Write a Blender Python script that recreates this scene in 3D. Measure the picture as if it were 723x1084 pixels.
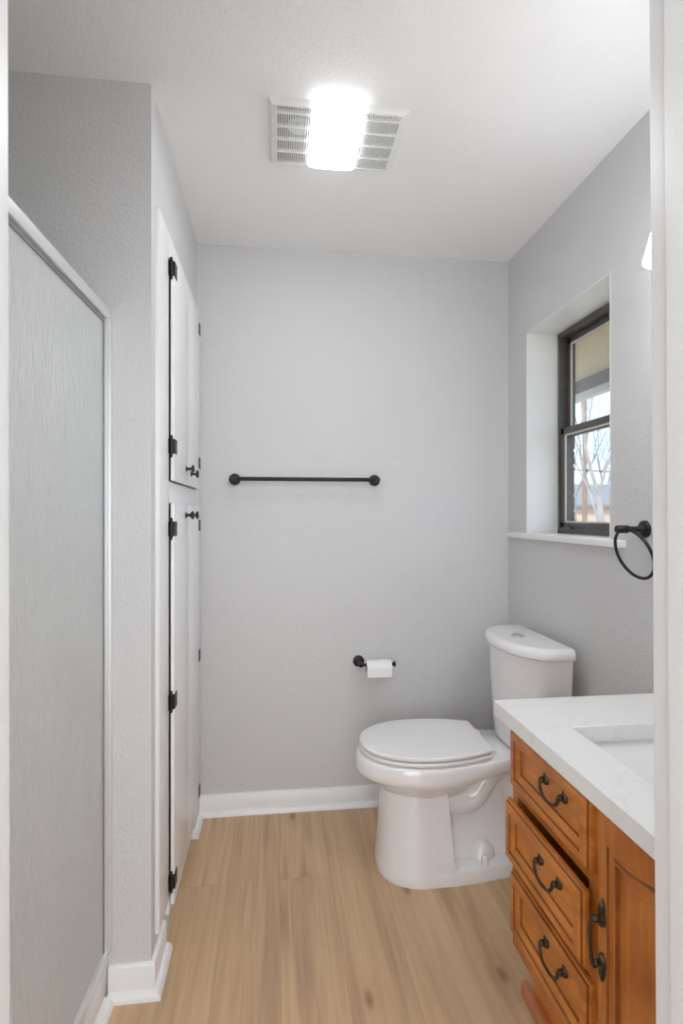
import bpy, bmesh, math, random
from mathutils import Vector, Matrix
R = random.Random(7)
PI = math.pi
S = bpy.context.scene
for o in list(bpy.data.objects):
    bpy.data.objects.remove(o)

# ------------------------------------------------------------------ camera
cam = bpy.data.cameras.new('camera')
cam.sensor_width = 36; cam.sensor_height = 36; cam.sensor_fit = 'AUTO'
cam.lens = 574.6 / 1084 * 36
cam.shift_y = 2.6 / 1084
cam.clip_start = .01; cam.clip_end = 300
co = bpy.data.objects.new('camera', cam)
co.location = (0, 0, 1.2835); co.rotation_euler = (PI / 2, 0, -.1217)
S.collection.objects.link(co); S.camera = co

# ------------------------------------------------------------------ world, sun, added fill lamps, exposure
W = bpy.data.worlds.new('sky'); S.world = W; W.use_nodes = True
nt = W.node_tree; nt.nodes.clear()
out = nt.nodes.new('ShaderNodeOutputWorld'); bg = nt.nodes.new('ShaderNodeBackground')
tc = nt.nodes.new('ShaderNodeTexCoord'); ns = nt.nodes.new('ShaderNodeTexNoise'); ns.inputs['Scale'].default_value = 5
ns.inputs['Detail'].default_value = 5
rp = nt.nodes.new('ShaderNodeValToRGB')
rp.color_ramp.elements[0].position = .38; rp.color_ramp.elements[0].color = (.36, .52, .80, 1)
rp.color_ramp.elements[1].position = .62; rp.color_ramp.elements[1].color = (.92, .96, 1, 1)
nt.links.new(tc.outputs['Generated'], ns.inputs['Vector']); nt.links.new(ns.outputs['Fac'], rp.inputs[0])
nt.links.new(rp.outputs[0], bg.inputs[0]); nt.links.new(bg.outputs[0], out.inputs[0])
bg.inputs[1].default_value = 2.7

sl = bpy.data.lights.new('sun', 'SUN'); sl.energy = 2.4; sl.angle = .05; sl.color = (1, .96, .9)
so = bpy.data.objects.new('sun', sl); S.collection.objects.link(so)
so.rotation_euler = (math.radians(42), math.radians(-30), 0)

def area(name, loc, rot, sx, sy, e, col=(1, 1, 1)):
    l = bpy.data.lights.new(name, 'AREA'); l.shape = 'RECTANGLE'; l.size = sx; l.size_y = sy; l.energy = e; l.color = col
    o = bpy.data.objects.new(name, l); o.location = loc; o.rotation_euler = rot; S.collection.objects.link(o); return o
# added fill from overhead, unseen behind the doorway
area('added_fill_high', (.1, -.75, 2.38), (math.radians(20), 0, 0), 1.0, 1.0, 14, (.95, .975, 1))
# added fill: wide upright panel, unseen behind the camera, evens out the exposure
area('added_fill_wide', (.08, -1.55, 1.32), (PI / 2, 0, 0), 3.4, 1.9, 76, (.885, .95, 1))
LENS = 22; SHADE = 13; LENS_EDGE = 9

vs = S.view_settings
vs.view_transform = 'Standard'; vs.look = 'None'; vs.gamma = 1; vs.use_curve_mapping = False
vs.exposure = 0.17
S.cycles.max_bounces = 12; S.cycles.diffuse_bounces = 8; S.cycles.glossy_bounces = 4
S.cycles.transmission_bounces = 8; S.cycles.transparent_max_bounces = 12
S.cycles.sample_clamp_indirect = 6

# ------------------------------------------------------------------ materials
MATS = {}
def mat(name, col, rough=.5, metal=0, bump=None, coat=0, spec=.5, noise=None, emit=0):
    """bump=(scale,strength,distance[,stretch]); noise=(scale,amount) varies the base colour"""
    m = bpy.data.materials.new(name); m.use_nodes = True; n = m.node_tree; L = n.links.new
    b = n.nodes['Principled BSDF']
    b.inputs['Base Color'].default_value = (*col, 1); b.inputs['Roughness'].default_value = rough
    b.inputs['Metallic'].default_value = metal; b.inputs['Coat Weight'].default_value = coat
    b.inputs['Coat Roughness'].default_value = .05; b.inputs['Specular IOR Level'].default_value = spec
    t = n.nodes.new('ShaderNodeTexCoord')
    if bump:
        x = n.nodes.new('ShaderNodeTexNoise'); x.inputs['Scale'].default_value = bump[0]; x.inputs['Detail'].default_value = 2
        if len(bump) > 3:
            mp = n.nodes.new('ShaderNodeMapping'); mp.inputs['Scale'].default_value = bump[3]
            L(t.outputs['Object'], mp.inputs[0]); L(mp.outputs[0], x.inputs['Vector'])
        else: L(t.outputs['Object'], x.inputs['Vector'])
        bp = n.nodes.new('ShaderNodeBump'); bp.inputs['Strength'].default_value = bump[1]; bp.inputs['Distance'].default_value = bump[2]
        L(x.outputs['Fac'], bp.inputs['Height']); L(bp.outputs[0], b.inputs['Normal'])
    if noise:
        x = n.nodes.new('ShaderNodeTexNoise'); x.inputs['Scale'].default_value = noise[0]; x.inputs['Detail'].default_value = 4
        L(t.outputs['Object'], x.inputs['Vector'])
        mx = n.nodes.new('ShaderNodeMix'); mx.data_type = 'RGBA'
        a = noise[1]
        mx.inputs[6].default_value = (*[c * (1 - a) for c in col], 1); mx.inputs[7].default_value = (*[min(1, c * (1 + a)) for c in col], 1)
        L(x.outputs['Fac'], mx.inputs[0]); L(mx.outputs[2], b.inputs['Base Color'])
    if emit:
        b.inputs['Emission Color'].default_value = (.95, .975, 1, 1); b.inputs['Emission Strength'].default_value = emit
    MATS[name] = m; return m

WALL = mat('grey_wall_paint', (.625, .624, .628), .6, bump=(110, .36, .006), noise=(3, .012))
CEIL = mat('white_ceiling_paint', (.89, .89, .89), .7, bump=(95, .35, .005))
TRIM = mat('white_trim_paint', (.82, .82, .82), .35, bump=(30, .04, .002))
JAMB = mat('dimmed_trim_paint', (.70, .70, .705), .4, bump=(30, .04, .002))  # darker copy of the trim paint, toned down against the strong hallway fill
CAB = mat('white_door_paint', (.82, .82, .825), .3, bump=(25, .05, .002, (4, 4, .3)))
CER = mat('glazed_white_ceramic', (.82, .815, .82), .12, coat=.6, noise=(2, .006))
SEAT = mat('white_seat_plastic', (.83, .825, .82), .25, coat=.2, noise=(2, .006))
BLACK = mat('matte_black_metal', (.012, .012, .013), .42, metal=.3, noise=(60, .2))
CHROME = mat('polished_chrome', (.75, .75, .77), .12, metal=1, noise=(20, .05))
ALU = mat('brushed_aluminium', (.80, .80, .81), .38, metal=.6, bump=(60, .05, .001, (1, 1, .05)))
DKSEAL = mat('grey_rubber_seal', (.22, .225, .23), .6, noise=(40, .1))
BRZ = mat('antique_bronze', (.085, .062, .042), .42, metal=.75, bump=(160, .5, .002), noise=(70, .5))
PAPER = mat('white_tissue_paper', (.86, .86, .85), .9, bump=(220, .3, .001))
CARD = mat('brown_cardboard', (.35, .25, .17), .9, noise=(60, .1))
WBRZ = mat('dark_bronze_window_metal', (.125, .113, .105), .45, metal=.3, noise=(18, .35))
BEAD = mat('grey_glazing_bead', (.62, .60, .56), .6, noise=(30, .15))
DARK = mat('recess_shade_grey', (.16, .16, .16), .8, noise=(20, .1))
INNER = mat('unlit_closet_interior', (.35, .35, .35), .8, noise=(10, .1))
PLASTIC = mat('white_vent_plastic', (.84, .84, .83), .4, noise=(10, .01))
REDWOOD = mat('reddish_stained_wood', (.55, .20, .09), .45, bump=(40, .1, .001, (1, .1, 1)), noise=(20, .2))
SURR = mat('tan_shower_surround', (.74, .72, .65), .35, noise=(6, .06))
CURB = mat('whitish_cultured_marble', (.78, .76, .73), .25, noise=(9, .06))
SOFF = mat('tan_soffit_board', (.58, .46, .33), .8, noise=(8, .06))
FASC = mat('weathered_grey_fascia', (.22, .20, .19), .85, noise=(40, .3))
FASCL = mat('pale_drip_trim', (.52, .50, .48), .7, noise=(20, .1))
BARK = mat('pale_tree_bark', (.33, .30, .29), .9, noise=(6, .3), bump=(30, .4, .02))
BARK2 = mat('grey_brown_bark', (.26, .235, .235), .9, noise=(6, .3))
POLE = mat('brown_pole_wood', (.26, .17, .13), .9, noise=(5, .3))
GROUND = mat('dry_lawn', (.46, .42, .30), .95, noise=(3, .3))
ROOF = mat('blue_grey_shingles', (.20, .20, .215), .9, noise=(14, .2))
BULB = mat('frosted_lit_shade', (.9, .9, .88), .5, emit=SHADE)
LENSM = mat('lit_frosted_lens', (.9, .9, .9), .4, emit=LENS)
LENSS = mat('lit_frosted_lens_edge', (.9, .9, .9), .4, emit=LENS_EDGE)

def brickmat(name, c1, c2, mortar, scale, bw=.2, bh=.067, axes='YZ'):
    m = bpy.data.materials.new(name); m.use_nodes = True; n = m.node_tree; L = n.links.new
    b = n.nodes['Principled BSDF']; b.inputs['Roughness'].default_value = .9
    t = n.nodes.new('ShaderNodeTexCoord'); sp = n.nodes.new('ShaderNodeSeparateXYZ'); cb = n.nodes.new('ShaderNodeCombineXYZ')
    L(t.outputs['Object'], sp.inputs[0]); L(sp.outputs[axes[0]], cb.inputs[0]); L(sp.outputs[axes[1]], cb.inputs[1])
    x = n.nodes.new('ShaderNodeTexBrick'); x.inputs['Scale'].default_value = scale
    x.inputs['Brick Width'].default_value = bw; x.inputs['Row Height'].default_value = bh
    x.inputs['Mortar Size'].default_value = .006
    x.inputs['Color1'].default_value = (*c1, 1); x.inputs['Color2'].default_value = (*c2, 1); x.inputs['Mortar'].default_value = (*mortar, 1)
    L(cb.outputs[0], x.inputs['Vector']); L(x.outputs['Color'], b.inputs['Base Color'])
    return m
YBRICK = brickmat('buff_brick', (.78, .60, .42), (.70, .52, .36), (.72, .64, .54), 1)
HBRICK = brickmat('dark_house_brick', (.16, .13, .12), (.11, .10, .105), (.30, .29, .28), 1)

def floormat():
    m = bpy.data.materials.new('oak_vinyl_plank'); m.use_nodes = True; n = m.node_tree; L = n.links.new
    b = n.nodes['Principled BSDF']; b.inputs['Roughness'].default_value = .38
    t = n.nodes.new('ShaderNodeTexCoord'); sp = n.nodes.new('ShaderNodeSeparateXYZ'); cb = n.nodes.new('ShaderNodeCombineXYZ')
    L(t.outputs['Object'], sp.inputs[0]); L(sp.outputs['Y'], cb.inputs[0]); L(sp.outputs['X'], cb.inputs[1])
    mo = n.nodes.new('ShaderNodeMapping'); mo.inputs['Location'].default_value = (.47, .06, 0)
    L(cb.outputs[0], mo.inputs[0])
    x = n.nodes.new('ShaderNodeTexBrick'); x.inputs['Scale'].default_value = 1
    x.inputs['Brick Width'].default_value = 1.22; x.inputs['Row Height'].default_value = .18
    x.inputs['Mortar Size'].default_value = .0011; x.inputs['Mortar Smooth'].default_value = .6; x.offset = .37; x.inputs['Bias'].default_value = 0
    x.inputs['Color1'].default_value = (0, 0, 0, 1); x.inputs['Color2'].default_value = (1, 1, 1, 1); x.inputs['Mortar'].default_value = (.5, .5, .5, 1)
    L(mo.outputs[0], x.inputs['Vector'])
    # per-plank shift of the grain
    sc = n.nodes.new('ShaderNodeVectorMath'); sc.operation = 'SCALE'; sc.inputs['Scale'].default_value = 7.3
    L(x.outputs['Color'], sc.inputs[0])
    ad = n.nodes.new('ShaderNodeVectorMath'); ad.operation = 'ADD'; L(t.outputs['Object'], ad.inputs[0]); L(sc.outputs[0], ad.inputs[1])
    def nz(scale, stretch, det, dist=0):
        mp = n.nodes.new('ShaderNodeMapping'); mp.inputs['Scale'].default_value = stretch; L(ad.outputs[0], mp.inputs[0])
        q = n.nodes.new('ShaderNodeTexNoise'); q.inputs['Scale'].default_value = scale; q.inputs['Detail'].default_value = det
        q.inputs['Distortion'].default_value = dist; L(mp.outputs[0], q.inputs['Vector']); return q
    def ramp(src, stops):
        r = n.nodes.new('ShaderNodeValToRGB'); e = r.color_ramp.elements
        while len(e) < len(stops): e.new(.5)
        for k, (p, c) in enumerate(stops): e[k].position = p; e[k].color = (*c, 1)
        L(src, r.inputs[0]); return r
    def mixc(mode, fac, a, bb):
        k = n.nodes.new('ShaderNodeMix'); k.data_type = 'RGBA'; k.blend_type = mode; k.inputs[0].default_value = fac
        L(a, k.inputs[6]); L(bb, k.inputs[7]); return k
    grain = ramp(nz(24, (1, .05, 1), 7, .9).outputs['Fac'], [(.30, (.47, .305, .185)), (.5, (.60, .405, .238)), (.72, (.675, .468, .287))])
    tone = ramp(x.outputs['Color'], [(0, (.90, .895, .885)), (1, (1.0, 1.0, 1.0))])
    c = mixc('MULTIPLY', 1, grain.outputs[0], tone.outputs[0])
    fine = ramp(nz(110, (1, .03, 1), 3).outputs['Fac'], [(.35, (.88, .87, .86)), (.6, (1, 1, 1))])
    c = mixc('MULTIPLY', .6, c.outputs[2], fine.outputs[0])
    # sparse knots, drawn out along the grain
    mp = n.nodes.new('ShaderNodeMapping'); mp.inputs['Scale'].default_value = (1, .42, 1); L(ad.outputs[0], mp.inputs[0])
    vo = n.nodes.new('ShaderNodeTexVoronoi'); vo.voronoi_dimensions = '2D'; vo.inputs['Scale'].default_value = 3.1; L(mp.outputs[0], vo.inputs['Vector'])
    kn = ramp(vo.outputs['Distance'], [(0.0, (.30, .23, .18)), (.022, (.50, .42, .35)), (.05, (.88, .86, .83)), (.16, (1, 1, 1))])
    c = mixc('MULTIPLY', .8, c.outputs[2], kn.outputs[0])
    mr = ramp(x.outputs['Fac'], [(0, (1, 1, 1)), (1, (.74, .70, .66))])
    c = mixc('MULTIPLY', 1, c.outputs[2], mr.outputs[0])
    L(c.outputs[2], b.inputs['Base Color'])
    bp = n.nodes.new('ShaderNodeBump'); bp.inputs['Strength'].default_value = .12; bp.inputs['Distance'].default_value = .002
    L(grain.outputs[0], bp.inputs['Height']); L(bp.outputs[0], b.inputs['Normal'])
    return m
FLOOR = floormat()

def woodmat(name, dark, light, axis):
    m = bpy.data.materials.new(name); m.use_nodes = True; n = m.node_tree; L = n.links.new
    b = n.nodes['Principled BSDF']; b.inputs['Roughness'].default_value = .36; b.inputs['Coat Weight'].default_value = .08; b.inputs['Specular IOR Level'].default_value = .35
    b.inputs['Coat Roughness'].default_value = .25
    t = n.nodes.new('ShaderNodeTexCoord'); mp = n.nodes.new('ShaderNodeMapping')
    mp.inputs['Scale'].default_value = (1, .10, 1) if axis == 'y' else (1, 1, .10)
    L(t.outputs['Object'], mp.inputs[0])
    q = n.nodes.new('ShaderNodeTexNoise'); q.inputs['Scale'].default_value = 38; q.inputs['Detail'].default_value = 5; q.inputs['Distortion'].default_value = .8
    L(mp.outputs[0], q.inputs['Vector'])
    q2 = n.nodes.new('ShaderNodeTexNoise'); q2.inputs['Scale'].default_value = 9; q2.inputs['Detail'].default_value = 3; L(t.outputs['Object'], q2.inputs['Vector'])
    av = n.nodes.new('ShaderNodeMath'); av.operation = 'ADD'; L(q.outputs['Fac'], av.inputs[0]); L(q2.outputs['Fac'], av.inputs[1])
    hf = n.nodes.new('ShaderNodeMath'); hf.operation = 'MULTIPLY'; hf.inputs[1].default_value = .5; L(av.outputs[0], hf.inputs[0])
    r = n.nodes.new('ShaderNodeValToRGB'); e = r.color_ramp.elements
    e[0].position = .34; e[0].color = (*dark, 1); e[1].position = .64; e[1].color = (*light, 1)
    L(hf.outputs[0], r.inputs[0]); L(r.outputs[0], b.inputs['Base Color'])
    return m
WOODH = woodmat('honey_stained_wood', (.38, .115, .018), (.66, .245, .048), 'y')
GLAZE_SHADE = woodmat('glaze_and_groove_shade', (.17, .050, .010), (.30, .095, .020), 'y')  # dark glaze, also painted in for the shade the grooves lack
WOODV = woodmat('honey_stained_wood_upright', (.34, .10, .016), (.57, .20, .038), 'z')

def quartzmat():
    m = mat('white_veined_quartz', (.84, .84, .835), .18, coat=.2); n = m.node_tree; L = n.links.new
    b = n.nodes['Principled BSDF']; t = n.nodes.new('ShaderNodeTexCoord')
    q = n.nodes.new('ShaderNodeTexNoise'); q.inputs['Scale'].default_value = 2.2; q.inputs['Detail'].default_value = 4; q.inputs['Distortion'].default_value = .5
    L(t.outputs['Object'], q.inputs['Vector'])
    s = n.nodes.new('ShaderNodeMath'); s.operation = 'SUBTRACT'; s.inputs[1].default_value = .47; L(q.outputs['Fac'], s.inputs[0])
    a = n.nodes.new('ShaderNodeMath'); a.operation = 'ABSOLUTE'; L(s.outputs[0], a.inputs[0])
    r = n.nodes.new('ShaderNodeValToRGB'); e = r.color_ramp.elements
    e[0].position = 0; e[0].color = (.79, .785, .78, 1); e[1].position = .006; e[1].color = (.84, .84, .835, 1)
    L(a.outputs[0], r.inputs[0]); L(r.outputs[0], b.inputs['Base Color']); return m
QUARTZ = quartzmat()

def showerglass():
    m = bpy.data.materials.new('obscure_rain_glass'); m.use_nodes = True; n = m.node_tree; L = n.links.new; n.nodes.clear()
    o = n.nodes.new('ShaderNodeOutputMaterial')
    t = n.nodes.new('ShaderNodeTexCoord'); mp = n.nodes.new('ShaderNodeMapping'); mp.inputs['Scale'].default_value = (1, 1, .16)
    L(t.outputs['Object'], mp.inputs[0])
    q = n.nodes.new('ShaderNodeTexNoise'); q.inputs['Scale'].default_value = 190; q.inputs['Detail'].default_value = 2; L(mp.outputs[0], q.inputs['Vector'])
    bp = n.nodes.new('ShaderNodeBump'); bp.inputs['Strength'].default_value = 1; bp.inputs['Distance'].default_value = .007
    L(q.outputs['Fac'], bp.inputs['Height'])
    rf = n.nodes.new('ShaderNodeBsdfRefraction'); rf.inputs['Roughness'].default_value = .35; rf.inputs['IOR'].default_value = 1.12; rf.inputs['Color'].default_value = (.93, .96, .95, 1)
    tr = n.nodes.new('ShaderNodeBsdfTranslucent'); tr.inputs['Color'].default_value = (.93, .95, .94, 1)
    df = n.nodes.new('ShaderNodeBsdfDiffuse'); df.inputs['Color'].default_value = (.88, .89, .885, 1)
    gl = n.nodes.new('ShaderNodeBsdfGlossy'); gl.inputs['Roughness'].default_value = .16
    for k in (rf, tr, df, gl): L(bp.outputs[0], k.inputs['Normal'])
    m1 = n.nodes.new('ShaderNodeMixShader'); m1.inputs[0].default_value = .35; L(rf.outputs[0], m1.inputs[1]); L(tr.outputs[0], m1.inputs[2])
    m2 = n.nodes.new('ShaderNodeMixShader'); m2.inputs[0].default_value = .6; L(m1.outputs[0], m2.inputs[1]); L(df.outputs[0], m2.inputs[2])
    m3 = n.nodes.new('ShaderNodeMixShader'); m3.inputs[0].default_value = .10; L(m2.outputs[0], m3.inputs[1]); L(gl.outputs[0], m3.inputs[2])
    L(m3.outputs[0], o.inputs[0]); return m
SGLASS = showerglass()

def clearglass():
    m = bpy.data.materials.new('clear_window_glass'); m.use_nodes = True; n = m.node_tree; L = n.links.new; n.nodes.clear()
    o = n.nodes.new('ShaderNodeOutputMaterial'); a = n.nodes.new('ShaderNodeBsdfTransparent'); g = n.nodes.new('ShaderNodeBsdfGlossy')
    g.inputs['Roughness'].default_value = .02; a.inputs[0].default_value = (.95, .97, .97, 1)
    mx = n.nodes.new('ShaderNodeMixShader'); mx.inputs[0].default_value = .05
    L(a.outputs[0], mx.inputs[1]); L(g.outputs[0], mx.inputs[2]); L(mx.outputs[0], o.inputs[0]); return m
CGLASS = clearglass()

# ------------------------------------------------------------------ mesh helpers
def bx(bm, x0, x1, y0, y1, z0, z1, bev=0, seg=2):
    v = [bm.verts.new((x, y, z)) for x in (x0, x1) for y in (y0, y1) for z in (z0, z1)]
    fs = [bm.faces.new([v[i] for i in q]) for q in ((0, 1, 3, 2), (4, 6, 7, 5), (0, 4, 5, 1), (2, 3, 7, 6), (0, 2, 6, 4), (1, 5, 7, 3))]
    if bev:
        es = list({e for f in fs for e in f.edges})
        bmesh.ops.bevel(bm, geom=es, offset=bev, segments=seg, profile=.6, affect='EDGES')
def loft(bm, rings, cap0=True, cap1=True, closed=True):
    vr = [[bm.verts.new(p) for p in r] for r in rings]
    n = len(vr[0])
    for a, b in zip(vr, vr[1:]):
        for i in range(n if closed else n - 1):
            j = (i + 1) % n
            bm.faces.new((a[i], a[j], b[j], b[i]))
    if cap0: bm.faces.new(list(reversed(vr[0])))
    if cap1: bm.faces.new(vr[-1])
def circ(c, r, ax, n=20, ry=None):
    ax = Vector(ax).normalized(); u = ax.orthogonal().normalized(); w = ax.cross(u)
    return [Vector(c) + u * math.cos(2 * PI * k / n) * r + w * math.sin(2 * PI * k / n) * (ry or r) for k in range(n)]
def cyl(bm, p0, p1, r0, r1=None, n=20):
    ax = Vector(p1) - Vector(p0); loft(bm, [circ(p0, r0, ax, n), circ(p1, r0 if r1 is None else r1, ax, n)])
def turned(bm, p0, axis, prof, n=24):
    """prof = [(distance along the axis, radius)]"""
    a = Vector(axis).normalized(); loft(bm, [circ(Vector(p0) + a * d, max(r, .0004), a, n) for d, r in prof])
def tube(bm, pts, rad, n=10, closed=False):
    pts = [Vector(p) for p in pts]; m = len(pts); rings = []
    rs = rad if isinstance(rad, (list, tuple)) else [rad] * m
    t0 = None; u = None
    for i, p in enumerate(pts):
        if closed: t = pts[(i + 1) % m] - pts[i - 1]
        else: t = pts[min(i + 1, m - 1)] - pts[max(i - 1, 0)]
        t.normalize()
        if u is None: u = t.orthogonal().normalized()
        else:
            u = (u - t * u.dot(t))
            u = u.normalized() if u.length > 1e-6 else t.orthogonal().normalized()
        w = t.cross(u)
        rings.append([p + (u * math.cos(2 * PI * k / n) + w * math.sin(2 * PI * k / n)) * rs[i] for k in range(n)])
    if closed:
        rings.append(rings[0]); loft(bm, rings, False, False)
        bmesh.ops.remove_doubles(bm, verts=bm.verts, dist=1e-6)
    else: loft(bm, rings)
def prism(bm, poly, axis, a, b):
    """extrude a closed 2-D outline between a and b along axis; outline is in the other two axes, in xyz order"""
    def P(p, t):
        q = list(p); q.insert('xyz'.index(axis), t); return q
    loft(bm, [[P(p, a) for p in poly], [P(p, b) for p in poly]])
def obj(name, bm, m, parent=None, origin=None, label=None, smooth=40):
    """link a bmesh (in place coordinates) as ONE mesh object; its origin is the parent's base or the given point"""
    bmesh.ops.recalc_face_normals(bm, faces=bm.faces)
    if parent is not None:
        base = Vector(parent['_base'])
    elif origin is not None: base = Vector(origin)
    else:
        xs = [v.co for v in bm.verts]; lo = [min(c[i] for c in xs) for i in range(3)]; hi = [max(c[i] for c in xs) for i in range(3)]
        base = Vector(((lo[0] + hi[0]) / 2, (lo[1] + hi[1]) / 2, lo[2]))
    bmesh.ops.translate(bm, verts=bm.verts, vec=-base)
    me = bpy.data.meshes.new(name); bm.to_mesh(me); bm.free()
    for mm in (m if isinstance(m, (list, tuple)) else [m]): me.materials.append(mm)
    if smooth:
        me.polygons.foreach_set('use_smooth', [True] * len(me.polygons))
        me.set_sharp_from_angle(angle=math.radians(smooth))
    o = bpy.data.objects.new(name, me); S.collection.objects.link(o)
    o['_base'] = base
    if parent is not None: o.parent = parent
    else: o.location = base
    if label: o['label'] = label
    return o
def thing(name, label, cat, base, group=None, kind=None):
    o = bpy.data.objects.new(name, None); o.empty_display_size = .05; o.location = base; S.collection.objects.link(o)
    o['_base'] = Vector(base)
    if label: o['label'] = label
    if cat: o['category'] = cat
    if group: o['group'] = group
    if kind: o['kind'] = kind
    return o
def tag(o, label, cat, group=None):
    o['label'] = label; o['category'] = cat
    if group: o['group'] = group
    return o
def skew(bm, k=.028):
    for v in bm.verts: v.co.x += k * (v.co.y - 1.509)
def struct(name, bm, m, **k):
    o = obj(name, bm, m, **k)
    if o.parent is None: o['kind'] = 'structure'
    return o
N = bmesh.new

# ------------------------------------------------------------------ room constants
XL, XR, D, DW, H = -.33, 1.0604, 2.3748, 1.509, 2.44      # closet wall, right wall, back wall, shower end wall, ceiling
XS = -.4465                                               # plane of the shower glass
YF = .50                                                  # inner face of the doorway wall

# ------------------------------------------------------------------ structure
b = N(); bx(b, -1.42, 1.20, .38, 2.50, -.06, 0); bx(b, -1.9, 2.05, -1.7, .38, -.06, 0); struct('floor', b, FLOOR)
b = N(); bx(b, -1.42, 1.34, .38, 2.50, H, H + .06); struct('ceiling', b, CEIL)
b = N(); bx(b, -.43, 1.2, D, D + .12, 0, H); struct('wall_back', b, WALL)
WY0, WY1, WZ0, WZ1 = 1.612, 2.193, 1.19, 2.055            # window opening
b = N()
bx(b, XR, 1.262, .38, WY0, 0, H); bx(b, XR, 1.262, WY1, D, 0, H)
bx(b, XR, 1.262, WY0, WY1, 0, WZ0); bx(b, XR, 1.262, WY0, WY1, WZ1, H)
struct('wall_right', b, WALL)
b = N(); bx(b, -1.30, XL, DW, 1.62, 0, H); struct('wall_shower_end', b, WALL)
CY0, CY1, CZ0, CZ1 = 1.690, 2.262, .085, 2.075            # linen cabinet opening
b = N()
bx(b, -.43, XL, 1.62, CY0, 0, H); bx(b, -.43, XL, CY1, D, 0, H)
bx(b, -.43, XL, CY0, CY1, 0, CZ0); bx(b, -.43, XL, CY0, CY1, CZ1, H)
struct('wall_left', b, WALL)
b = N(); bx(b, -1.42, -1.30, .38, 1.62, 0, H); struct('wall_shower_side', b, SURR)
b = N()
bx(b, -1.30, -.2480, .38, YF, 0, H); bx(b, .398, XR, .38, YF, 0, H); bx(b, -.2480, .398, .38, YF, 2.05, H)
struct('wall_front', b, WALL)
# doorway lining: a jamb leg each side with its stop
dr = thing('door_1', None, None, (.07, .44, 0), kind='structure')
def leg_verts(bm, lean):
    for v in bm.verts: v.co.x += lean * (v.co.z - 1.2835)
b = N(); bx(b, -.2500, -.2335, .37, .513, 0, 2.05, .002); bx(b, -.2335, -.2235, .33, .42, 0, 2.03, .002); leg_verts(b, -.0016); struct('door_jamb', b, JAMB, parent=dr)
b = N(); bx(b, .3830, .400, .37, .513, 0, 2.05, .002); bx(b, .3750, .3830, .40, .482, 0, 2.03, .002); leg_verts(b, -.007); struct('door_jamb', b, JAMB, parent=dr)
b = N(); bx(b, -.2480, .398, .37, .513, 2.03, 2.05, .002); struct('door_head', b, JAMB, parent=dr)

# shower surround lining (tan) on the end wall below the rail, inside the glass, and the front side
b = N(); bx(b, -1.30, XS - .03, DW - .006, DW, .05, 1.78); struct('trim_2', b, SURR)
b = N(); bx(b, -1.30, XS - .03, YF, YF + .006, .05, 1.78); struct('trim_3', b, SURR)
b = N(); bx(b, -1.30, XS - .03, YF + .006, DW - .006, .0, .05); struct('floor_shower', b, SURR)

# unseen hallway box behind the doorway, added to hold back outside light
b = N(); bx(b, -1.9, -1.8, -1.6, .38, 0, H); struct('wall_hall_left', b, WALL)
b = N(); bx(b, 1.95, 2.05, -1.6, .38, 0, H); struct('wall_hall_right', b, WALL)
b = N(); bx(b, -1.8, 1.95, -1.7, -1.6, 0, H); bx(b, 1.34, 1.95, .38, .48, 0, H); bx(b, -1.8, -1.42, .38, .48, 0, H); struct('wall_hall_back', b, WALL)
b = N(); bx(b, -1.9, 2.05, -1.7, .38, H, H + .06); struct('ceiling_hall', b, CEIL)

# baseboards: flat board with eased top plus a quarter-round shoe
def base_profile(h=.086, t=.012, shoe=.018):
    p = [(0, 0), (t + shoe, 0)]
    for k in range(1, 6):
        a = PI / 2 * k / 5; p.append((t + shoe * math.cos(a), shoe * math.sin(a) * 1.15))
    return p + [(t, h - .006), (t - .004, h - .001), (t - .008, h), (0, h)]
def sweep_base(bm, path, side=1, **k):
    """path: floor points along the wall; the profile stands out to the given side; mitred corners"""
    P = [Vector((*p, 0)) for p in path]; pr = base_profile(**k); rings = []
    for i, p in enumerate(P):
        d0 = (P[i] - P[i - 1]).normalized() if i else None
        d1 = (P[i + 1] - P[i]).normalized() if i < len(P) - 1 else None
        n0 = Vector((d0.y, -d0.x, 0)) * side if d0 else None
        n1 = Vector((d1.y, -d1.x, 0)) * side if d1 else None
        if n0 and n1:
            m = (n0 + n1).normalized(); m = m / m.dot(n0)
        else: m = n0 or n1
        rings.append([p + m * x + Vector((0, 0, z)) for x, z in pr])
    loft(bm, rings)
b = N(); sweep_base(b, [(XL, 2.20), (XL, D), (XR, D), (XR, 1.39)]); struct('baseboard_back', b, TRIM)
b = N(); sweep_base(b, [(XS + .008, DW), (XL, DW), (XL, 1.655)]); struct('baseboard_left', b, TRIM)

# shower curb and its shoe
b = N(); bx(b, XS - .09, XS + .006, YF, DW, 0, .118, .004); skew(b); struct('trim_1', b, CURB)
b = N()
sh = [(XS + .006, 0), (XS + .030, 0)] + [(XS + .006 + .024 * math.cos(PI / 2 * k / 5), .026 * math.sin(PI / 2 * k / 5)) for k in range(1, 6)]
prism(b, sh, 'y', YF, DW - .03); skew(b); struct('baseboard_shower', b, TRIM)

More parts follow.
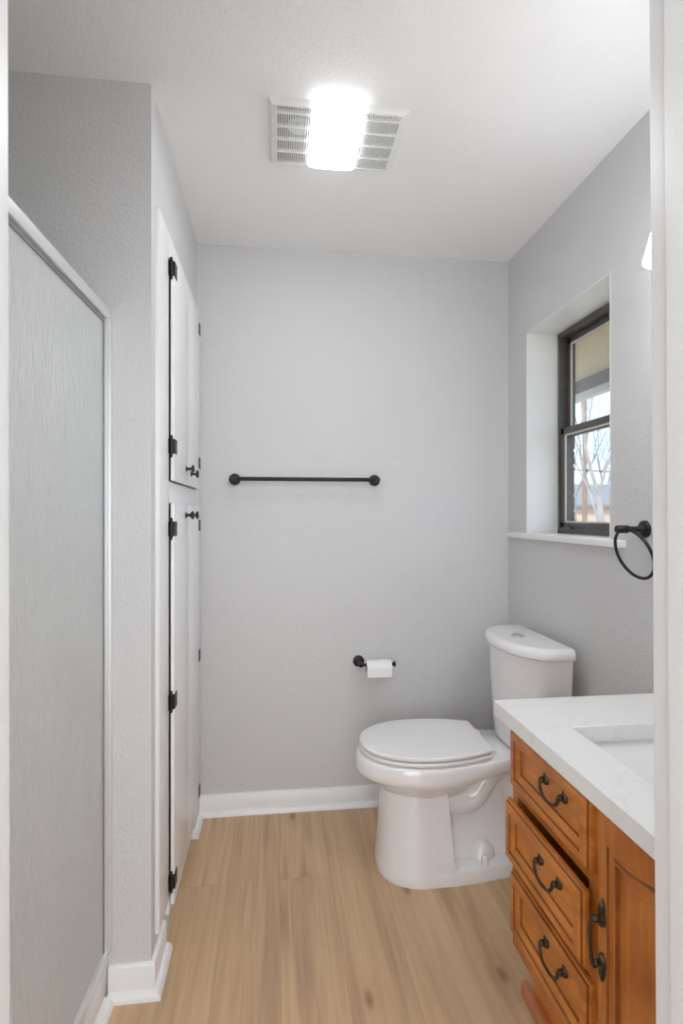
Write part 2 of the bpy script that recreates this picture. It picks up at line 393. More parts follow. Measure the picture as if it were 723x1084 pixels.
# ------------------------------------------------------------------ window
wn = thing('window_1', None, None, (1.2, 1.9, WZ0), kind='structure')
b = N()                                                                    # white lined reveal
bx(b, XR - .001, 1.199, WY1 - .003, WY1, WZ0, WZ1); bx(b, XR - .001, 1.199, WY0, WY0 + .003, WZ0, WZ1); bx(b, XR - .001, 1.199, WY0, WY1, WZ1 - .003, WZ1)
struct('reveal_lining', b, TRIM, parent=wn)
b = N(); bx(b, XR - .026, 1.20, 1.535, 2.338, WZ0 - .008, WZ0 + .014, .003)
struct('window_sill', b, TRIM, parent=wn)
zs = WZ0 + .014; fx0, fx1 = 1.199, 1.262
b = N()                                                                    # outer bronze frame
bx(b, fx0, fx1, WY1 - .016, WY1, zs, WZ1); bx(b, fx0, fx1, WY0, WY0 + .016, zs, WZ1)
bx(b, fx0, fx1, WY0, WY1, WZ1 - .024, WZ1); bx(b, fx0, fx1, WY0, WY1, zs, zs + .022)
struct('window_frame', b, WBRZ, parent=wn)
ZM = 1.625
def sash(x0, x1, z0, z1, st, bead):
    b = N(); ya, yb = WY0 + .016, WY1 - .016
    bx(b, x0, x1, ya, ya + st, z0, z1, .002); bx(b, x0, x1, yb - st, yb, z0, z1, .002)
    bx(b, x0, x1, ya, yb, z0, z0 + st, .002); bx(b, x0, x1, ya, yb, z1 - st, z1, .002)
    s = struct('window_sash', b, WBRZ, parent=wn)
    b = N(); y0, y1, a0, a1 = ya + st, yb - st, z0 + st, z1 - st; k = .006
    bx(b, bead - .003, bead + .003, y0, y0 + k, a0, a1); bx(b, bead - .003, bead + .003, y1 - k, y1, a0, a1)
    bx(b, bead - .003, bead + .003, y0, y1, a0, a0 + k); bx(b, bead - .003, bead + .003, y0, y1, a1 - k, a1)
    struct('glazing_bead', b, BEAD, parent=s)
    b = N(); bx(b, bead + .004, bead + .007, y0, y1, a0, a1); struct('window_pane', b, CGLASS, parent=s)
    return s
sash(1.234, 1.257, ZM - .012, WZ1 - .024, .026, 1.237)
lo = sash(1.205, 1.230, zs + .018, ZM + .022, .028, 1.210)
b = N(); bx(b, 1.192, 1.206, 2.08, 2.14, zs + .018, zs + .030, .002); bx(b, 1.194, 1.204, 2.10, 2.118, zs + .028, zs + .038, .002); struct('sash_latch', b, WBRZ, parent=lo)

# brick veneer outside: every course slightly set in or out so that the reveal edge is ragged
b = N()
bx(b, 1.268, 1.330, .2, 1.50, -.6, 2.30); bx(b, 1.268, 1.330, 1.50, 2.30, -.6, 1.125)
bx(b, 1.268, 1.330, 1.50, 2.30, 2.055, 2.30); bx(b, 1.268, 1.330, 2.33, 3.4, -.6, 2.30)
z = -.6
while z < 2.25:
    j = R.uniform(-.006, .004)
    if 1.05 < z < 2.05: bx(b, 1.264, 1.334 + j, 2.286 + R.uniform(-.004, .004), 2.335, z, z + .058, .003)
    z += .068
bx(b, 1.262, 1.272, 1.50, WY0, 1.12, 2.06); bx(b, 1.262, 1.272, WY1, 2.31, 1.12, 2.06)
bx(b, 1.262, 1.345, 1.48, 2.32, 1.125, 1.165)
struct('wall_exterior', b, HBRICK)
b = N(); bx(b, 1.262, 2.10, -.5, 6.0, 2.205, 2.225); struct('soffit', b, SOFF)
b = N(); bx(b, 2.08, 2.12, -.5, 6.0, 2.118, 2.34); struct('fascia', b, FASC)
b = N(); bx(b, 2.075, 2.126, -.5, 6.0, 2.070, 2.118, .003); struct('trim_4', b, FASCL)
b = N(); bx(b, 1.345, 60, -40, 90, -.7, -.6); struct('ground', b, GROUND)

# ------------------------------------------------------------------ linen cabinet built into the left wall
lc = thing('linen_cabinet', 'tall white built-in linen cabinet with four doors and black hinges', 'cabinet', (-.34, 1.97, 0))
FX = -.318
b = N()
bx(b, -.3299, FX, 1.552, CY0 - .002, .122, 2.135, .002); bx(b, -.3299, FX, CY1, 2.345, .098, 2.135, .002)
bx(b, -.3299, FX, CY0 - .002, CY1, CZ1 - .012, 2.135, .002); bx(b, -.3299, FX, CY0 - .002, CY1, 1.318, 1.384, .002)
bx(b, -.3299, FX, CY0 - .002, CY1, .075, .118, .002)
obj('face_frame', b, TRIM, lc)
b = N()
bx(b, -.74, -.73, 1.625, 2.372, .05, 2.10); bx(b, -.73, -.432, 1.625, 1.635, .05, 2.10); bx(b, -.73, -.432, 2.362, 2.372, .05, 2.10)
bx(b, -.73, -.432, 1.635, 2.362, .05, .06); bx(b, -.73, -.432, 1.635, 2.362, 2.09, 2.10); bx(b, -.73, -.432, 1.635, 2.362, 1.34, 1.36)
obj('cabinet_interior', b, INNER, lc)
DX0, DX1 = -.3142, -.3030
def closet_door(y0, y1, z0, z1, hinge_y, hs, knob_y, knob_z):
    b = N(); bx(b, DX0, DX1, y0, y1, z0, z1, .0025)
    d = obj('door', b, CAB, lc)
    s = 1 if hinge_y < (y0 + y1) / 2 else -1
    for hz in hs:
        b = N(); ya_, yb_ = sorted((hinge_y - s * .0016, hinge_y + s * .036)); bx(b, DX1, DX1 + .0022, ya_, yb_, hz - .022, hz + .022)
        ya_, yb_ = sorted((hinge_y - s * .0016, hinge_y)); bx(b, DX0 - .002, DX1, ya_, yb_, hz - .022, hz + .022)
        for q in (-.014, .014): turned(b, (DX1 + .0022, hinge_y + s * .026, hz + q), (1, 0, 0), [(0, .004), (.0012, .003)], 10)
        yb = hinge_y - s * .004
        cyl(b, (DX0 + .003, yb, hz - .024), (DX0 + .003, yb, hz + .024), .0050, n=12)
        turned(b, (DX0 + .003, yb, hz + .024), (0, 0, 1), [(0, .0052), (.003, .003), (.007, .0045), (.010, .001)], 10)
        turned(b, (DX0 + .003, yb, hz - .024), (0, 0, -1), [(0, .0052), (.003, .003), (.007, .0045), (.010, .001)], 10)
        bx(b, DX0 - .004, DX0 + .004, min(yb, hinge_y + s * .004), max(yb, hinge_y + s * .004), hz - .022, hz + .022)
        bx(b, FX, FX + .002, min(yb, yb - s * .012), max(yb, yb - s * .012), hz - .022, hz + .022)
        obj('hinge', b, BLACK, d, label='black butterfly hinge')
    b = N(); turned(b, (DX1, knob_y, knob_z), (1, 0, 0), [(0, .010), (.002, .010), (.0035, .005), (.017, .0045), (.019, .012), (.0215, .0145), (.025, .0142), (.027, .011)], 20)
    obj('knob', b, BLACK, d, label='black round knob')
MID = 1.972
closet_door(1.694, MID - .002, 1.386, 2.063, 1.694, (2.028, 1.49), 1.915, 1.440)
closet_door(MID + .002, 2.256, 1.386, 2.063, 2.256, (2.028, 1.49), 2.020, 1.430)
closet_door(1.694, MID - .002, .102, 1.318, 1.694, (1.24, .717, .172), 1.910, 1.281)
closet_door(MID + .002, 2.256, .102, 1.318, 2.256, (1.24, .717, .172), 2.020, 1.281)

# ------------------------------------------------------------------ shower enclosure
se = thing('shower_enclosure', 'framed shower panel of obscure rain glass standing on the curb', 'shower screen', (XS, 1.0, .118))
b = N(); bx(b, XS - .016, XS + .012, YF + .007, DW - .0075, 1.797, 1.826, .003); bx(b, XS - .012, XS - .002, YF + .007, DW - .0075, 1.788, 1.797)
skew(b); obj('top_rail', b, ALU, se)
b = N(); bx(b, XS - .016, XS + .012, DW - .030, DW - .0075, .140, 1.796, .002); bx(b, XS + .004, XS + .016, DW - .012, DW - .0005, .140, 1.80, .002)
skew(b); obj('wall_channel', b, ALU, se)
b = N(); bx(b, XS - .016, XS + .012, YF + .007, YF + .030, .140, 1.796, .002); skew(b); obj('wall_channel', b, ALU, se)
b = N(); bx(b, XS - .018, XS + .014, YF + .007, DW - .0075, .118, .142, .003); skew(b); obj('bottom_rail', b, ALU, se)
b = N()
bx(b, XS - .004, XS + .006, YF + .03, DW - .03, 1.785, 1.7965); bx(b, XS - .004, XS + .006, DW - .036, DW - .030, .142, 1.787)
skew(b); obj('glass_gasket', b, DKSEAL, se)
b = N(); bx(b, XS - .003, XS + .003, YF + .03, DW - .034, .142, 1.785); skew(b); obj('glass_panel', b, SGLASS, se)

# ------------------------------------------------------------------ ceiling fan light
fl = thing('ceiling_fan_light', 'white ceiling exhaust fan with slotted grilles and a glowing centre lens', 'ceiling light', (.182, 1.642, H))
fx0, fx1, fy0, fy1 = -.018, .382, 1.512, 1.772
b = N()
def ring(x0, x1, y0, y1, z): return [(x0, y0, z), (x1, y0, z), (x1, y1, z), (x0, y1, z)]
# sloping shell open in the middle
loft(b, [ring(fx0, fx1, fy0, fy1, H - .0005), ring(fx0, fx1, fy0, fy1, H - .006), ring(fx0 + .010, fx1 - .010, fy0 + .004, fy1 - .004, H - .020),
         ring(fx0 + .024, fx1 - .024, fy0 + .008, fy1 - .008, H - .021), ring(fx0 + .024, fx1 - .024, fy0 + .008, fy1 - .008, H - .012)], True, False)
obj('housing', b, PLASTIC, fl)
b = N(); bx(b, fx0 + .025, fx1 - .025, fy0 + .009, fy1 - .009, H - .011, H - .008); obj('recess_shade_plate', b, DARK, fl)  # dark plate stands in for the shaded hollow behind the slats
for (ga, gb) in ((fx0 + .024, .108), (.250, fx1 - .024)):
    b = N(); n = int((gb - ga) / .0062)
    for k in range(n + 1):
        x = ga + (gb - ga) * k / n; bx(b, x - .0016, x + .0016, fy0 + .006, fy1 - .006, H - .026, H - .014)
    for k in range(5):
        y = (fy0 + .024) + (fy1 - fy0 - .040) * k / 4; w = .0028 if 0 < k < 4 else .004
        bx(b, ga - .002, gb + .002, y - w, y + w, H - .0265, H - .018)
    obj('grille', b, PLASTIC, fl)
# motor can seen through the left grille
b = N(); cyl(b, (.07, 1.60, H - .012), (.07, 1.60, H - .015), .036, n=24); obj('motor_cover', b, CHROME, fl)
b = N(); pr = []
for k in range(13):
    a = PI * k / 12; pr.append((1.638 - .130 * math.copysign(abs(math.cos(a)) ** .55, math.cos(a)), H - .012 - .032 * math.sin(a) ** .6))
rings = []
for k in range(9):
    u = -1 + 2 * k / 8; s = (1 - .25 * abs(u) ** 6); x = .179 + .072 * u
    rings.append([(x, y, H - .012 + (z - H + .012) * s) for y, z in pr])
loft(b, rings); bmesh.ops.recalc_face_normals(b, faces=b.faces); b.normal_update()
for f in b.faces: f.material_index = 0 if f.normal.z < -.75 else 1
obj('light_lens', b, [LENSM, LENSS], fl, label='glowing white lens')

# ------------------------------------------------------------------ towel bar, paper holder, towel ring (black)
def rosette(bm, c, ax, r=.025):
    turned(bm, c, ax, [(0, r), (.006, r), (.009, r * .9), (.010, r * .55), (.012, r * .42)], 28)
tb = thing('towel_bar', 'long black horizontal towel bar on the grey back wall', 'towel bar', (.133, D, 1.436))
zb = 1.434
for x in (-.172, .437):
    b = N(); rosette(b, (x, D, zb), (0, -1, 0)); turned(b, (x, D - .012, zb), (0, -1, 0), [(0, .0095), (.040, .0095), (.042, .0125), (.062, .0125), (.064, .011)], 20)
    obj('mounting_post', b, BLACK, tb)
b = N(); cyl(b, (-.172, D - .052, zb), (.437, D - .052, zb), .0085, n=20); obj('bar', b, BLACK, tb)

zt = .636
th = thing('toilet_paper_holder', 'black single-arm toilet paper holder on the back wall', 'paper holder', (.40, D, zt))
b = N(); rosette(b, (.366, D, zt), (0, -1, 0)); turned(b, (.366, D - .012, zt), (0, -1, 0), [(0, .010), (.062, .010), (.070, .0085), (.074, .005)], 20); obj('mounting_post', b, BLACK, th)
ya = D - .068
b = N(); cyl(b, (.366, ya, zt), (.512, ya, zt), .0065, n=16); turned(b, (.508, ya, zt), (1, 0, 0), [(0, .0065), (.002, .012), (.008, .012), (.010, .009)], 20); obj('arm', b, BLACK, th)
rl = thing('toilet_paper_roll', 'nearly used white paper roll on the black wall holder', 'toilet paper', (.445, ya, zt - .032))
b = N(); xr0, xr1 = .389, .497; zc = zt - .0125
def annulus(bm, ro, ri, x0, x1, c, n=36):
    def rg(x, r): return [(x, c[0] + r * math.cos(2 * PI * k / n), c[1] + r * math.sin(2 * PI * k / n)) for k in range(n)]
    loft(bm, [rg(x0, ri), rg(x0, ro - .001), rg(x0 + .001, ro), rg(x1 - .001, ro), rg(x1, ro - .001), rg(x1, ri), rg(x0, ri)], False, False)
annulus(b, .0325, .0205, xr0, xr1, (ya, zc))
# loose end hanging a little below the roll
loft(b, [[(x, ya - .0325 + dx, zc - dz) for dx, dz in ((0, 0), (.0008, .0), (.0014, .034), (.0006, .034))] for x in (xr0 + .001, xr1 - .001)])
obj('paper', b, PAPER, rl)
b = N(); annulus(b, .0205, .0192, xr0 - .0004, xr1 + .0004, (ya, zc)); obj('cardboard_core', b, CARD, rl, label='brown cardboard core')

tr = thing('towel_ring', 'black round towel ring on the right wall beyond the countertop', 'towel ring', (XR, 1.452, 1.241))
b = N(); rosette(b, (XR, 1.448, 1.241), (-1, 0, 0)); turned(b, (XR - .012, 1.448, 1.241), (-1, 0, 0), [(0, .011), (.004, .0085), (.042, .0085), (.044, .0115), (.076, .0115), (.078, .010)], 20); obj('mounting_post', b, BLACK, tr)
b = N(); pts = []
top = Vector((XR - .060, 1.448, 1.2395)); u = Vector((.055, -.9, 0)).normalized(); w = Vector((.028, -.028, -.134)).normalized()
rad = .0715; c = top + w * (rad - .001)
for k in range(48):
    a = 2 * PI * k / 48; pts.append(c + u * rad * math.cos(a) + w * rad * math.sin(a))
tube(b, pts, .0046, 10, True); obj('ring', b, BLACK, tr)

# ------------------------------------------------------------------ toilet
TY = 1.965
to = thing('toilet', 'white two-piece toilet with closed lid between vanity and back wall', 'toilet', (.66, TY, 0))
def outline(xf, xm, xr, bw, br, z, n=22, pw=2.15, convex=False):
    """symmetric outline: rounded nose at xf, widest (bw) at xm, half-width br at the rear xr"""
    half = []
    for k in range(n + 1):
        a = PI / 2 * k / n; x = xm - (xm - xf) * math.cos(a); half.append((x, bw * math.sin(a) ** (2 / pw)))
    m = 10
    for k in range(1, m + 1):
        t = k / m; s = t ** 2 if convex else t * t * (3 - 2 * t); half.append((xm + (xr - xm) * t, bw + (br - bw) * s))
    half.append((xr, br * .5))
    left = [(x, -y) for x, y in half[1:]]
    return [(x, TY + y, z) for x, y in half] + [(x, TY + y, z) for x, y in reversed(left)]
b = N()
# bowl with the rear deck
loft(b, [outline(.408, .53, .70, .096, .07, .255), outline(.395, .53, .715, .116, .075, .280), outline(.372, .54, .75, .134, .08, .308),
         outline(.342, .545, .80, .154, .085, .330), outline(.316, .55, .85, .173, .09, .345), outline(.300, .55, .90, .1825, .094, .3535), outline(.2925, .55, .94, .1865, .10, .362),
         outline(.2905, .55, .985, .187, .112, .375), outline(.294, .55, .992, .1845, .114, .398), outline(.2985, .55, .994, .181, .114, .413), outline(.304, .55, .994, .176, .114, .418), outline(.312, .55, .992, .168, .112, .4195)])
# front pedestal
def ped(xf, xm, xr, bw, z): return outline(xf, xm, xr, bw, bw, z, pw=2.5)
loft(b, [ped(.367, .52, .625, .156, 0), ped(.364, .52, .627, .157, .008), ped(.366, .52, .625, .154, .03), ped(.374, .52, .616, .143, .10),
         ped(.382, .52, .608, .133, .20), ped(.389, .52, .602, .126, .29), ped(.395, .52, .60, .12, .315)])
# foot plate behind the pedestal
def plate(h, z): return outline(.56, .58, .955, h, h * .78, z, pw=4)
loft(b, [plate(.156, 0), plate(.157, .008), plate(.154, .04), plate(.148, .048), plate(.136, .051)])
# core under the deck, tapering
def core(xa, xb, h, z): return outline(xa, xa + .05, xb, h, h * .9, z, pw=4)
loft(b, [core(.55, .93, .088, .04), core(.55, .92, .074, .07), core(.55, .93, .062, .16), core(.55, .95, .060, .27), core(.56, .97, .085, .36), core(.57, .985, .105, .385)])
obj_bowl = b
# trapway, bulging to both sides of the core
path = [(.53, .315), (.60, .262), (.665, .243), (.72, .262), (.755, .310), (.785, .352), (.82, .362), (.855, .335), (.872, .27), (.878, .19), (.875, .10), (.875, .045)]
pp = []
for i in range(len(path) - 1):
    p0, p1, p2, p3 = path[max(i - 1, 0)], path[i], path[i + 1], path[min(i + 2, len(path) - 1)]
    for k in range(4):
        t = k / 4
        pp.append(tuple(.5 * (2 * p1[j] + (p2[j] - p0[j]) * t + (2 * p0[j] - 5 * p1[j] + 4 * p2[j] - p3[j]) * t * t + (3 * p1[j] - p0[j] - 3 * p2[j] + p3[j]) * t ** 3) for j in (0, 1)))
for sgn in (-1, 1): tube(b, [(x, TY + sgn * .058, z) for x, z in pp], .044, 16)
# bolt bosses rising from the foot plate
for sgn in (-1, 1):
    turned(b, (.745, TY + sgn * .062, .045), (0, 0, 1), [(0, .05), (.015, .048), (.032, .041), (.047, .030), (.057, .016), (.060, .003)], 20)
obj('bowl', b, CER, to, smooth=50)
for sgn in (-1, 1):
    b = N(); turned(b, (.735, TY + sgn * .124, .049), (0, 0, 1), [(0, .013), (.018, .0125), (.026, .010), (.029, .005), (.030, .001)], 18); obj('bolt_cap', b, SEAT, to)
# seat and lid
def seat_out(xf, xr, bw, br, z): return outline(xf, .545, xr, bw, br, z, n=26, pw=2.2, convex=True)
b = N(); loft(b, [seat_out(.319, .756, .170, .126, .421), seat_out(.310, .761, .178, .130, .425), seat_out(.308, .762, .180, .131, .432), seat_out(.313, .760, .175, .128, .4375)]); obj('seat', b, SEAT, to)
b = N(); loft(b, [seat_out(.316, .760, .172, .125, .4425), seat_out(.309, .765, .179, .131, .4445), seat_out(.308, .766, .180, .132, .453), seat_out(.312, .764, .176, .129, .458), seat_out(.335, .755, .15, .112, .4605), seat_out(.40, .73, .09, .07, .4615)]); obj('lid', b, SEAT, to)
for sgn in (-1, 1):
    b = N(); bx(b, .756, .792, TY + sgn * .075 - .022, TY + sgn * .075 + .022, .419, .438, .005); obj('seat_hinge', b, SEAT, to)
# tank
XB = 1.015
def tank_out(h, d, ds, z, n=26, e=2.3):
    pts = [(XB, TY + h * .985, z), (XB - ds * .5, TY + h, z)]
    for k in range(n + 1):
        u = 1 - 2 * k / n; pts.append((XB - ds - (d - ds) * (1 - abs(u) ** e) ** .75, TY + h * u, z))
    return pts + [(XB - ds * .5, TY - h, z), (XB, TY - h * .985, z)]
b = N(); loft(b, [tank_out(.150, .140, .06, .420), tank_out(.178, .163, .075, .427), tank_out(.187, .171, .08, .444), tank_out(.192, .175, .082, .50), tank_out(.207, .182, .086, .65), tank_out(.219, .188, .09, .784)]); obj('tank', b, CER, to, smooth=45)
b = N(); loft(b, [tank_out(.218, .188, .09, .783), tank_out(.229, .197, .096, .784), tank_out(.234, .202, .10, .790), tank_out(.233, .201, .10, .806), tank_out(.228, .196, .097, .816), tank_out(.222, .190, .093, .8205), tank_out(.20, .17, .085, .8225)]); obj('tank_lid', b, CER, to, smooth=45)
b = N(); turned(b, (.915, TY, .8215), (0, 0, 1), [(0, .026), (.003, .026), (.0045, .024), (.0046, .0215), (.0052, .021), (.006, .018)], 28)
bx(b, .8995, .9305, TY - .0008, TY + .0008, .8270, .8283)
obj('flush_button', b, CHROME, to, label='chrome dual flush button')

# ------------------------------------------------------------------ vanity
FVX = .616; VY1 = 1.352; VY0 = .515; VZ1 = .752; VZ0 = .165
va = thing('vanity_cabinet', 'honey-brown wooden vanity with three drawers under the white countertop', 'vanity', (.83, .93, 0))
b = N()
bx(b, FVX, FVX + .02, VY0, VY1, VZ0, VZ0 + .035); bx(b, FVX, FVX + .02, VY0, VY1, VZ1 - .024, VZ1)
bx(b, FVX, FVX + .02, VY1 - .03, VY1, VZ0 + .035, VZ1 - .024); bx(b, FVX, FVX + .02, .955, 1.005, VZ0 + .035, VZ1 - .024); bx(b, FVX, FVX + .02, VY0, VY0 + .03, VZ0 + .035, VZ1 - .024)
for zr in (.375, .562): bx(b, FVX, FVX + .02, 1.005, VY1 - .03, zr, zr + .03)
obj('face_frame', b, WOODV, va)
b = N()
bx(b, FVX + .02, XR - .002, VY1 - .016, VY1, VZ0, VZ1); bx(b, FVX + .02, XR - .002, VY0, VY0 + .016, VZ0, VZ1); bx(b, FVX + .02, XR - .002, VY0 + .016, VY1 - .016, VZ0, VZ0 + .016)
bx(b, XR - .012, XR - .002, VY0 + .016, VY1 - .016, VZ0 + .016, .62)
bx(b, FVX + .02, XR - .012, .972, .988, VZ0 + .016, .62)
obj('carcass', b, WOODV, va)
b = N(); bx(b, .672, .690, VY0, 1.345, 0, VZ0); bx(b, .690, XR - .002, 1.329, 1.345, 0, VZ0); obj('toe_kick', b, WOODH, va)
b = N(); bx(b, .653, .672, VY0, 1.385, 0, .036, .004); obj('kick_moulding', b, REDWOOD, va, label='reddish bare strip along the floor')

def panel(bm, xo, y0, y1, z0, z1, steps, back, arch=0, n=12, grooves=()):
    """raised-and-recessed front facing -x: steps=[(inset, depth behind the front plane)], optional arched top from the given step index"""
    rings = []
    def lp(ins, dep, ar):
        a0, a1, c0, c1 = y0 + ins, y1 - ins, z0 + ins, z1 - ins; p = [(xo + dep, a0, c0), (xo + dep, a1, c0)]
        for k in range(n + 1):
            s = k / n; y = a1 + (a0 - a1) * s
            q = abs(2 * s - 1)
            p.append((xo + dep, y, c1 - (ar * (.5 - .5 * math.cos(PI * min(1, q / .86))) if ar else 0)))
        return p
    rings.append(lp(0, back, 0))
    for k, (i, d) in enumerate(steps): rings.append(lp(i, d, arch if arch and k >= 4 else 0))
    loft(bm, rings); bm.faces.ensure_lookup_table(); m = len(rings[0])
    for g in grooves:
        for f in bm.faces[g * m:(g + 1) * m]: f.material_index = 1
DRAWSTEP = [(0, .009), (.004, .0075), (.006, .003), (.010, 0), (.026, 0), (.028, .004), (.035, .0045), (.041, .0095), (.044, .010), (.046, .0145), (.056, .0155)]
def pull_leaf(bm, c, up, out, wd):
    """leaf-shaped foot: lozenge plate along `up`, a boss standing along `out`"""
    c, up, out, wd = Vector(c), Vector(up), Vector(out), Vector(wd)
    prof = [(-.015, .0015), (-.012, .006), (-.005, .0085), (.003, .008), (.009, .0058), (.013, .0066), (.019, .0042), (.026, .0008)]
    rings = []
    for t, w in prof:
        p = c + up * t; rings.append([p + wd * w, p + wd * w * .7 + out * (.003 + w * .55), p + out * (.004 + w * .85), p - wd * w * .7 + out * (.003 + w * .55), p - wd * w])
    loft(bm, rings)
    turned(bm, c - up * .002, out, [(.001, .0062), (.006, .0052), (.010, .0062), (.014, .0068), (.018, .0058), (.021, .002)], 14)
def drawer(z0, z1, dx=0):
    y0, y1 = .984, 1.337; x = FVX - .018 - dx
    b = N(); panel(b, x, y0, y1, z0, z1, DRAWSTEP, .0175, n=1, grooves=(2, 5, 9))
    if dx:
        bx(b, x + .0175, x + .30, y0 + .02, y0 + .032, z0 + .025, z1 - .02); bx(b, x + .0175, x + .30, y1 - .032, y1 - .02, z0 + .025, z1 - .02)
        bx(b, x + .0175, x + .30, y0 + .032, y1 - .032, z0 + .025, z0 + .033)
    d = obj('drawer', b, [WOODH, GLAZE_SHADE], va, label='drawer pulled slightly out' if dx else None, smooth=14)
    zc = (z0 + z1) / 2 + .022; yc = (y0 + y1) / 2 - .034; xp = x + .0155
    b = N()
    pts = []; rs = []
    for k in range(17):
        a = PI * k / 16; yy = yc - .040 * math.cos(a)
        pts.append((xp - .018 - .004 * math.sin(a), yy, zc - .002 - .028 * math.sin(a) ** .8)); rs.append(.0042 - .0012 * math.sin(a) + (.0010 if k in (3, 13) else 0))
    tube(b, pts, rs, 10)
    for s in (-1, 1): pull_leaf(b, (xp, yc + s * .040, zc), (0, 0, 1), (-1, 0, 0), (0, 1, 0))
    obj('handle', b, BRZ, d, label='antique bronze bail pull')
drawer(.588, .737); drawer(.405, .556, .013); drawer(.212, .372)
b = N()
panel(b, FVX - .018, .562, .955, .212, .738, [(0, .008), (.0035, .0065), (.006, .002), (.009, 0), (.034, .0), (.036, .004), (.048, .005), (.052, .002), (.056, .002), (.059, .010), (.076, .0105), (.079, .0075), (.100, .004), (.104, .004)], .0175, arch=.022, n=28, grooves=(2, 5, 7, 9))
d = obj('door', b, [WOODV, GLAZE_SHADE], va, smooth=14)
b = N(); yh = .931; zh = .505; xp = FVX - .018
pts = []; rs = []
for k in range(17):
    a = PI * k / 16; pts.append((xp - .017 - .010 * math.sin(a), yh + .003 * math.sin(2 * a), zh + .044 * math.cos(a) - .004)); rs.append(.0046 - .0016 * math.sin(a))
tube(b, pts, rs, 10)
pull_leaf(b, (xp, yh, zh + .040), (0, 0, 1.25), (-1, 0, 0), (0, 1.15, 0)); pull_leaf(b, (xp, yh, zh - .046), (0, 0, -1.25), (-1, 0, 0), (0, 1.15, 0))
obj('handle', b, BRZ, d, label='antique bronze pull')

# countertop with an undermount basin and backsplash
ct = thing('vanity_countertop', 'white veined quartz countertop with rectangular basin on the wooden vanity', 'countertop', (.82, .94, VZ1))
CX0, CX1, CYa, CYb, CZ = .5785, XR - .001, .508, 1.385, .790
SX0, SX1, SY0, SY1 = .684, .975, .72, 1.186
b = N()
def rrect(x0, x1, y0, y1, r, z, n=6):
    p = []
    for cx, cy, a0 in ((x1 - r, y1 - r, 0), (x0 + r, y1 - r, PI / 2), (x0 + r, y0 + r, PI), (x1 - r, y0 + r, 1.5 * PI)):
        for k in range(n + 1): p.append((cx + r * math.cos(a0 + PI / 2 * k / n), cy + r * math.sin(a0 + PI / 2 * k / n), z))
    return p
zb0 = VZ1 + .0005
loft(b, [rrect(CX0, CX1, CYa, CYb, .002, zb0), rrect(CX0, CX1, CYa, CYb, .002, CZ - .002), rrect(CX0 + .002, CX1, CYa + .002, CYb - .002, .002, CZ),
         rrect(SX0 - .002, SX1 + .002, SY0 - .002, SY1 + .002, .014, CZ), rrect(SX0, SX1, SY0, SY1, .014, CZ - .002), rrect(SX0, SX1, SY0, SY1, .014, zb0), rrect(CX0, CX1, CYa, CYb, .002, zb0)], False, False)
obj('worktop', b, QUARTZ, ct, smooth=30)
b = N()
loft(b, [rrect(SX0 - .012, SX1 + .012, SY0 - .012, SY1 + .012, .02, zb0 - .001), rrect(SX0 - .012, SX1 + .012, SY0 - .012, SY1 + .012, .02, .66), rrect(SX0 + .02, SX1 - .02, SY0 + .02, SY1 - .02, .03, .640)], False, True)
loft(b, [rrect(SX0 - .012, SX1 + .012, SY0 - .012, SY1 + .012, .02, zb0 - .001), rrect(SX0 - .003, SX1 + .003, SY0 - .003, SY1 + .003, .016, zb0 - .001), rrect(SX0 - .002, SX1 + .002, SY0 - .002, SY1 + .002, .02, .744),
         rrect(SX0 + .008, SX1 - .006, SY0 + .006, SY1 - .008, .03, .737), rrect(SX0 + .04, SX1 - .04, SY0 + .05, SY1 - .06, .05, .722), rrect(.78, .88, .88, 1.0, .04, .705)], False, True)
obj('basin', b, CER, ct, smooth=50)
b = N(); turned(b, (.83, .94, .7052), (0, 0, 1), [(0, .022), (.002, .022), (.003, .017), (.0015, .012), (.0015, .001)], 24); obj('drain', b, CHROME, ct)
b = N(); bx(b, XR - .021, XR - .001, CYa, CYb, CZ, CZ + .10, .002); obj('backsplash', b, QUARTZ, ct)

# ------------------------------------------------------------------ vanity light on the right wall
vl = thing('vanity_light', 'wall light with frosted glowing bell shades above the vanity', 'wall light', (XR, .95, 2.08))
b = N(); bx(b, XR - .022, XR - .001, .66, 1.26, 2.055, 2.135, .006); obj('back_plate', b, BLACK, vl)
for y in (1.185, .96, .735):
    b = N(); tube(b, [(XR - .02, y, 2.095), (XR - .06, y, 2.100), (XR - .095, y, 2.095), (XR - .115, y, 2.070), (XR - .118, y, 2.045)], .008, 12)
    turned(b, (XR - .118, y, 2.05), (0, 0, -1), [(0, .012), (.004, .022), (.03, .024)], 20); obj('arm', b, BLACK, vl)
    b = N(); prof = [(0, .024), (.008, .032), (.03, .040), (.07, .050), (.11, .060), (.135, .067)]
    c0 = Vector((XR - .118, y, 2.030)); rings = [circ(c0 - Vector((0, 0, d)), r, (0, 0, -1), 28) for d, r in prof] + [circ(c0 - Vector((0, 0, d)), r - .003, (0, 0, -1), 28) for d, r in reversed(prof)]
    loft(b, rings, False, False); obj('shade', b, BULB, vl, label='frosted glowing shade')

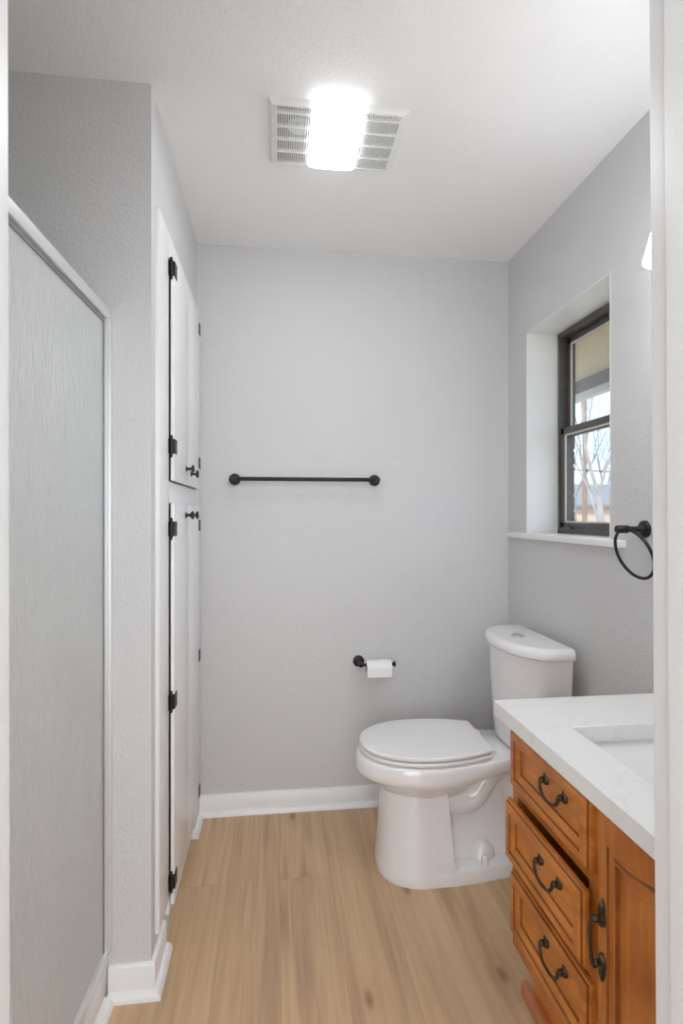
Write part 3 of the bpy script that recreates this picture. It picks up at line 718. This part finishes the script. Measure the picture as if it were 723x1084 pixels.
# ------------------------------------------------------------------ the garden beyond the window
def dirpx(px, depth, z=0):
    c, s = math.cos(.1217), math.sin(.1217); X = (px - 361.5) / 574.6
    return Vector(((c * X + s) * depth, (-s * X + c) * depth, z))
GZ = -.6
def tree(base, h, r, label, seed, m, spread=.55, depth=5, lean=(0, 0)):
    rr = random.Random(seed)
    t = thing('bare_tree', label, 'tree', base)
    tb_, bb = N(), N()
    def grow(p, d, L, r0, lev):
        pts = [p]; rs = [r0]; q = p; dd = d.copy(); k = 4
        for i in range(k):
            dd = (dd + Vector((rr.uniform(-.16, .16), rr.uniform(-.16, .16), rr.uniform(-.05, .12)))).normalized()
            q = q + dd * L / k; pts.append(q); rs.append(r0 * (1 - .42 * (i + 1) / k))
        tube(tb_ if lev == 0 else bb, pts, rs, 9 if lev < 2 else 5)
        if lev >= depth: return
        for c in range(3 if lev < 4 else 2):
            a = rr.uniform(0, 2 * PI); sp = rr.uniform(.5, 1.15) * spread
            o = dd.orthogonal().normalized(); o.rotate(Matrix.Rotation(a, 3, dd))
            i = 4 if c < 2 else rr.choice((2, 3))
            grow(pts[i], (dd * math.cos(sp) + o * math.sin(sp) + Vector((0, 0, .12))).normalized(), L * rr.uniform(.62, .82), rs[i] * rr.uniform(.55, .8), lev + 1)
    grow(Vector(base) - Vector((0, 0, .05)), Vector((lean[0], lean[1], 1)).normalized(), h, r, 0)
    obj('trunk', tb_, m, t); obj('branches', bb, m, t)
tree(dirpx(637, 9.0, GZ), 2.3, .085, 'pale bare tree with forked trunk nearest the window', 5, BARK, .55, 6)
tree(dirpx(611, 19, GZ), 2.6, .11, 'slim grey bare tree standing left of the utility pole', 11, BARK2, .6)
tree(dirpx(639, 37, GZ), 3.6, .16, 'grey bare tree rising behind the brick house roof', 23, BARK2, .6)
b = N(); p = dirpx(619, 15.5, GZ); cyl(b, p, p + Vector((0, 0, 7.5)), .075, .055, 12)
up = thing('utility_pole', 'brown wooden utility pole behind the pale tree outside the window', 'pole', p)
obj('pole', b, POLE, up); b = N(); bx(b, p.x - .8, p.x + .8, p.y - .05, p.y + .05, GZ + 6.7, GZ + 6.82); obj('cross_arm', b, POLE, up)
b = N(); a0 = dirpx(560, 15.4, 2.72); a1 = dirpx(720, 15.4, 2.52)
tube(b, [a0.lerp(a1, k / 12) - Vector((0, 0, .12 * math.sin(PI * k / 12))) for k in range(13)], .016, 6)
obj('service_wire', b, BLACK, up, label='dark overhead wire')
# buff brick house across the lawn
hc = dirpx(624, 26, GZ)
hs = thing('brick_house', 'buff brick house with blue-grey roof across the lawn', 'house', hc)
b = N(); bx(b, hc.x - 5, hc.x + 6, hc.y, hc.y + 7, GZ, 1.66); obj('wall', b, brickmat('buff_house_brick', (.56, .42, .32), (.49, .35, .26), (.62, .54, .46), 1, axes='XZ'), hs)
b = N(); loft(b, [[(x, hc.y - .35, 1.62), (x, hc.y - .35, 1.74), (x, hc.y + 3.5, 2.95), (x, hc.y + 7.35, 1.74), (x, hc.y + 7.35, 1.62)] for x in (hc.x - 5.4, hc.x + 6.4)]); obj('roof', b, ROOF, hs)

for o in S.objects:
    if '_base' in o: del o['_base']
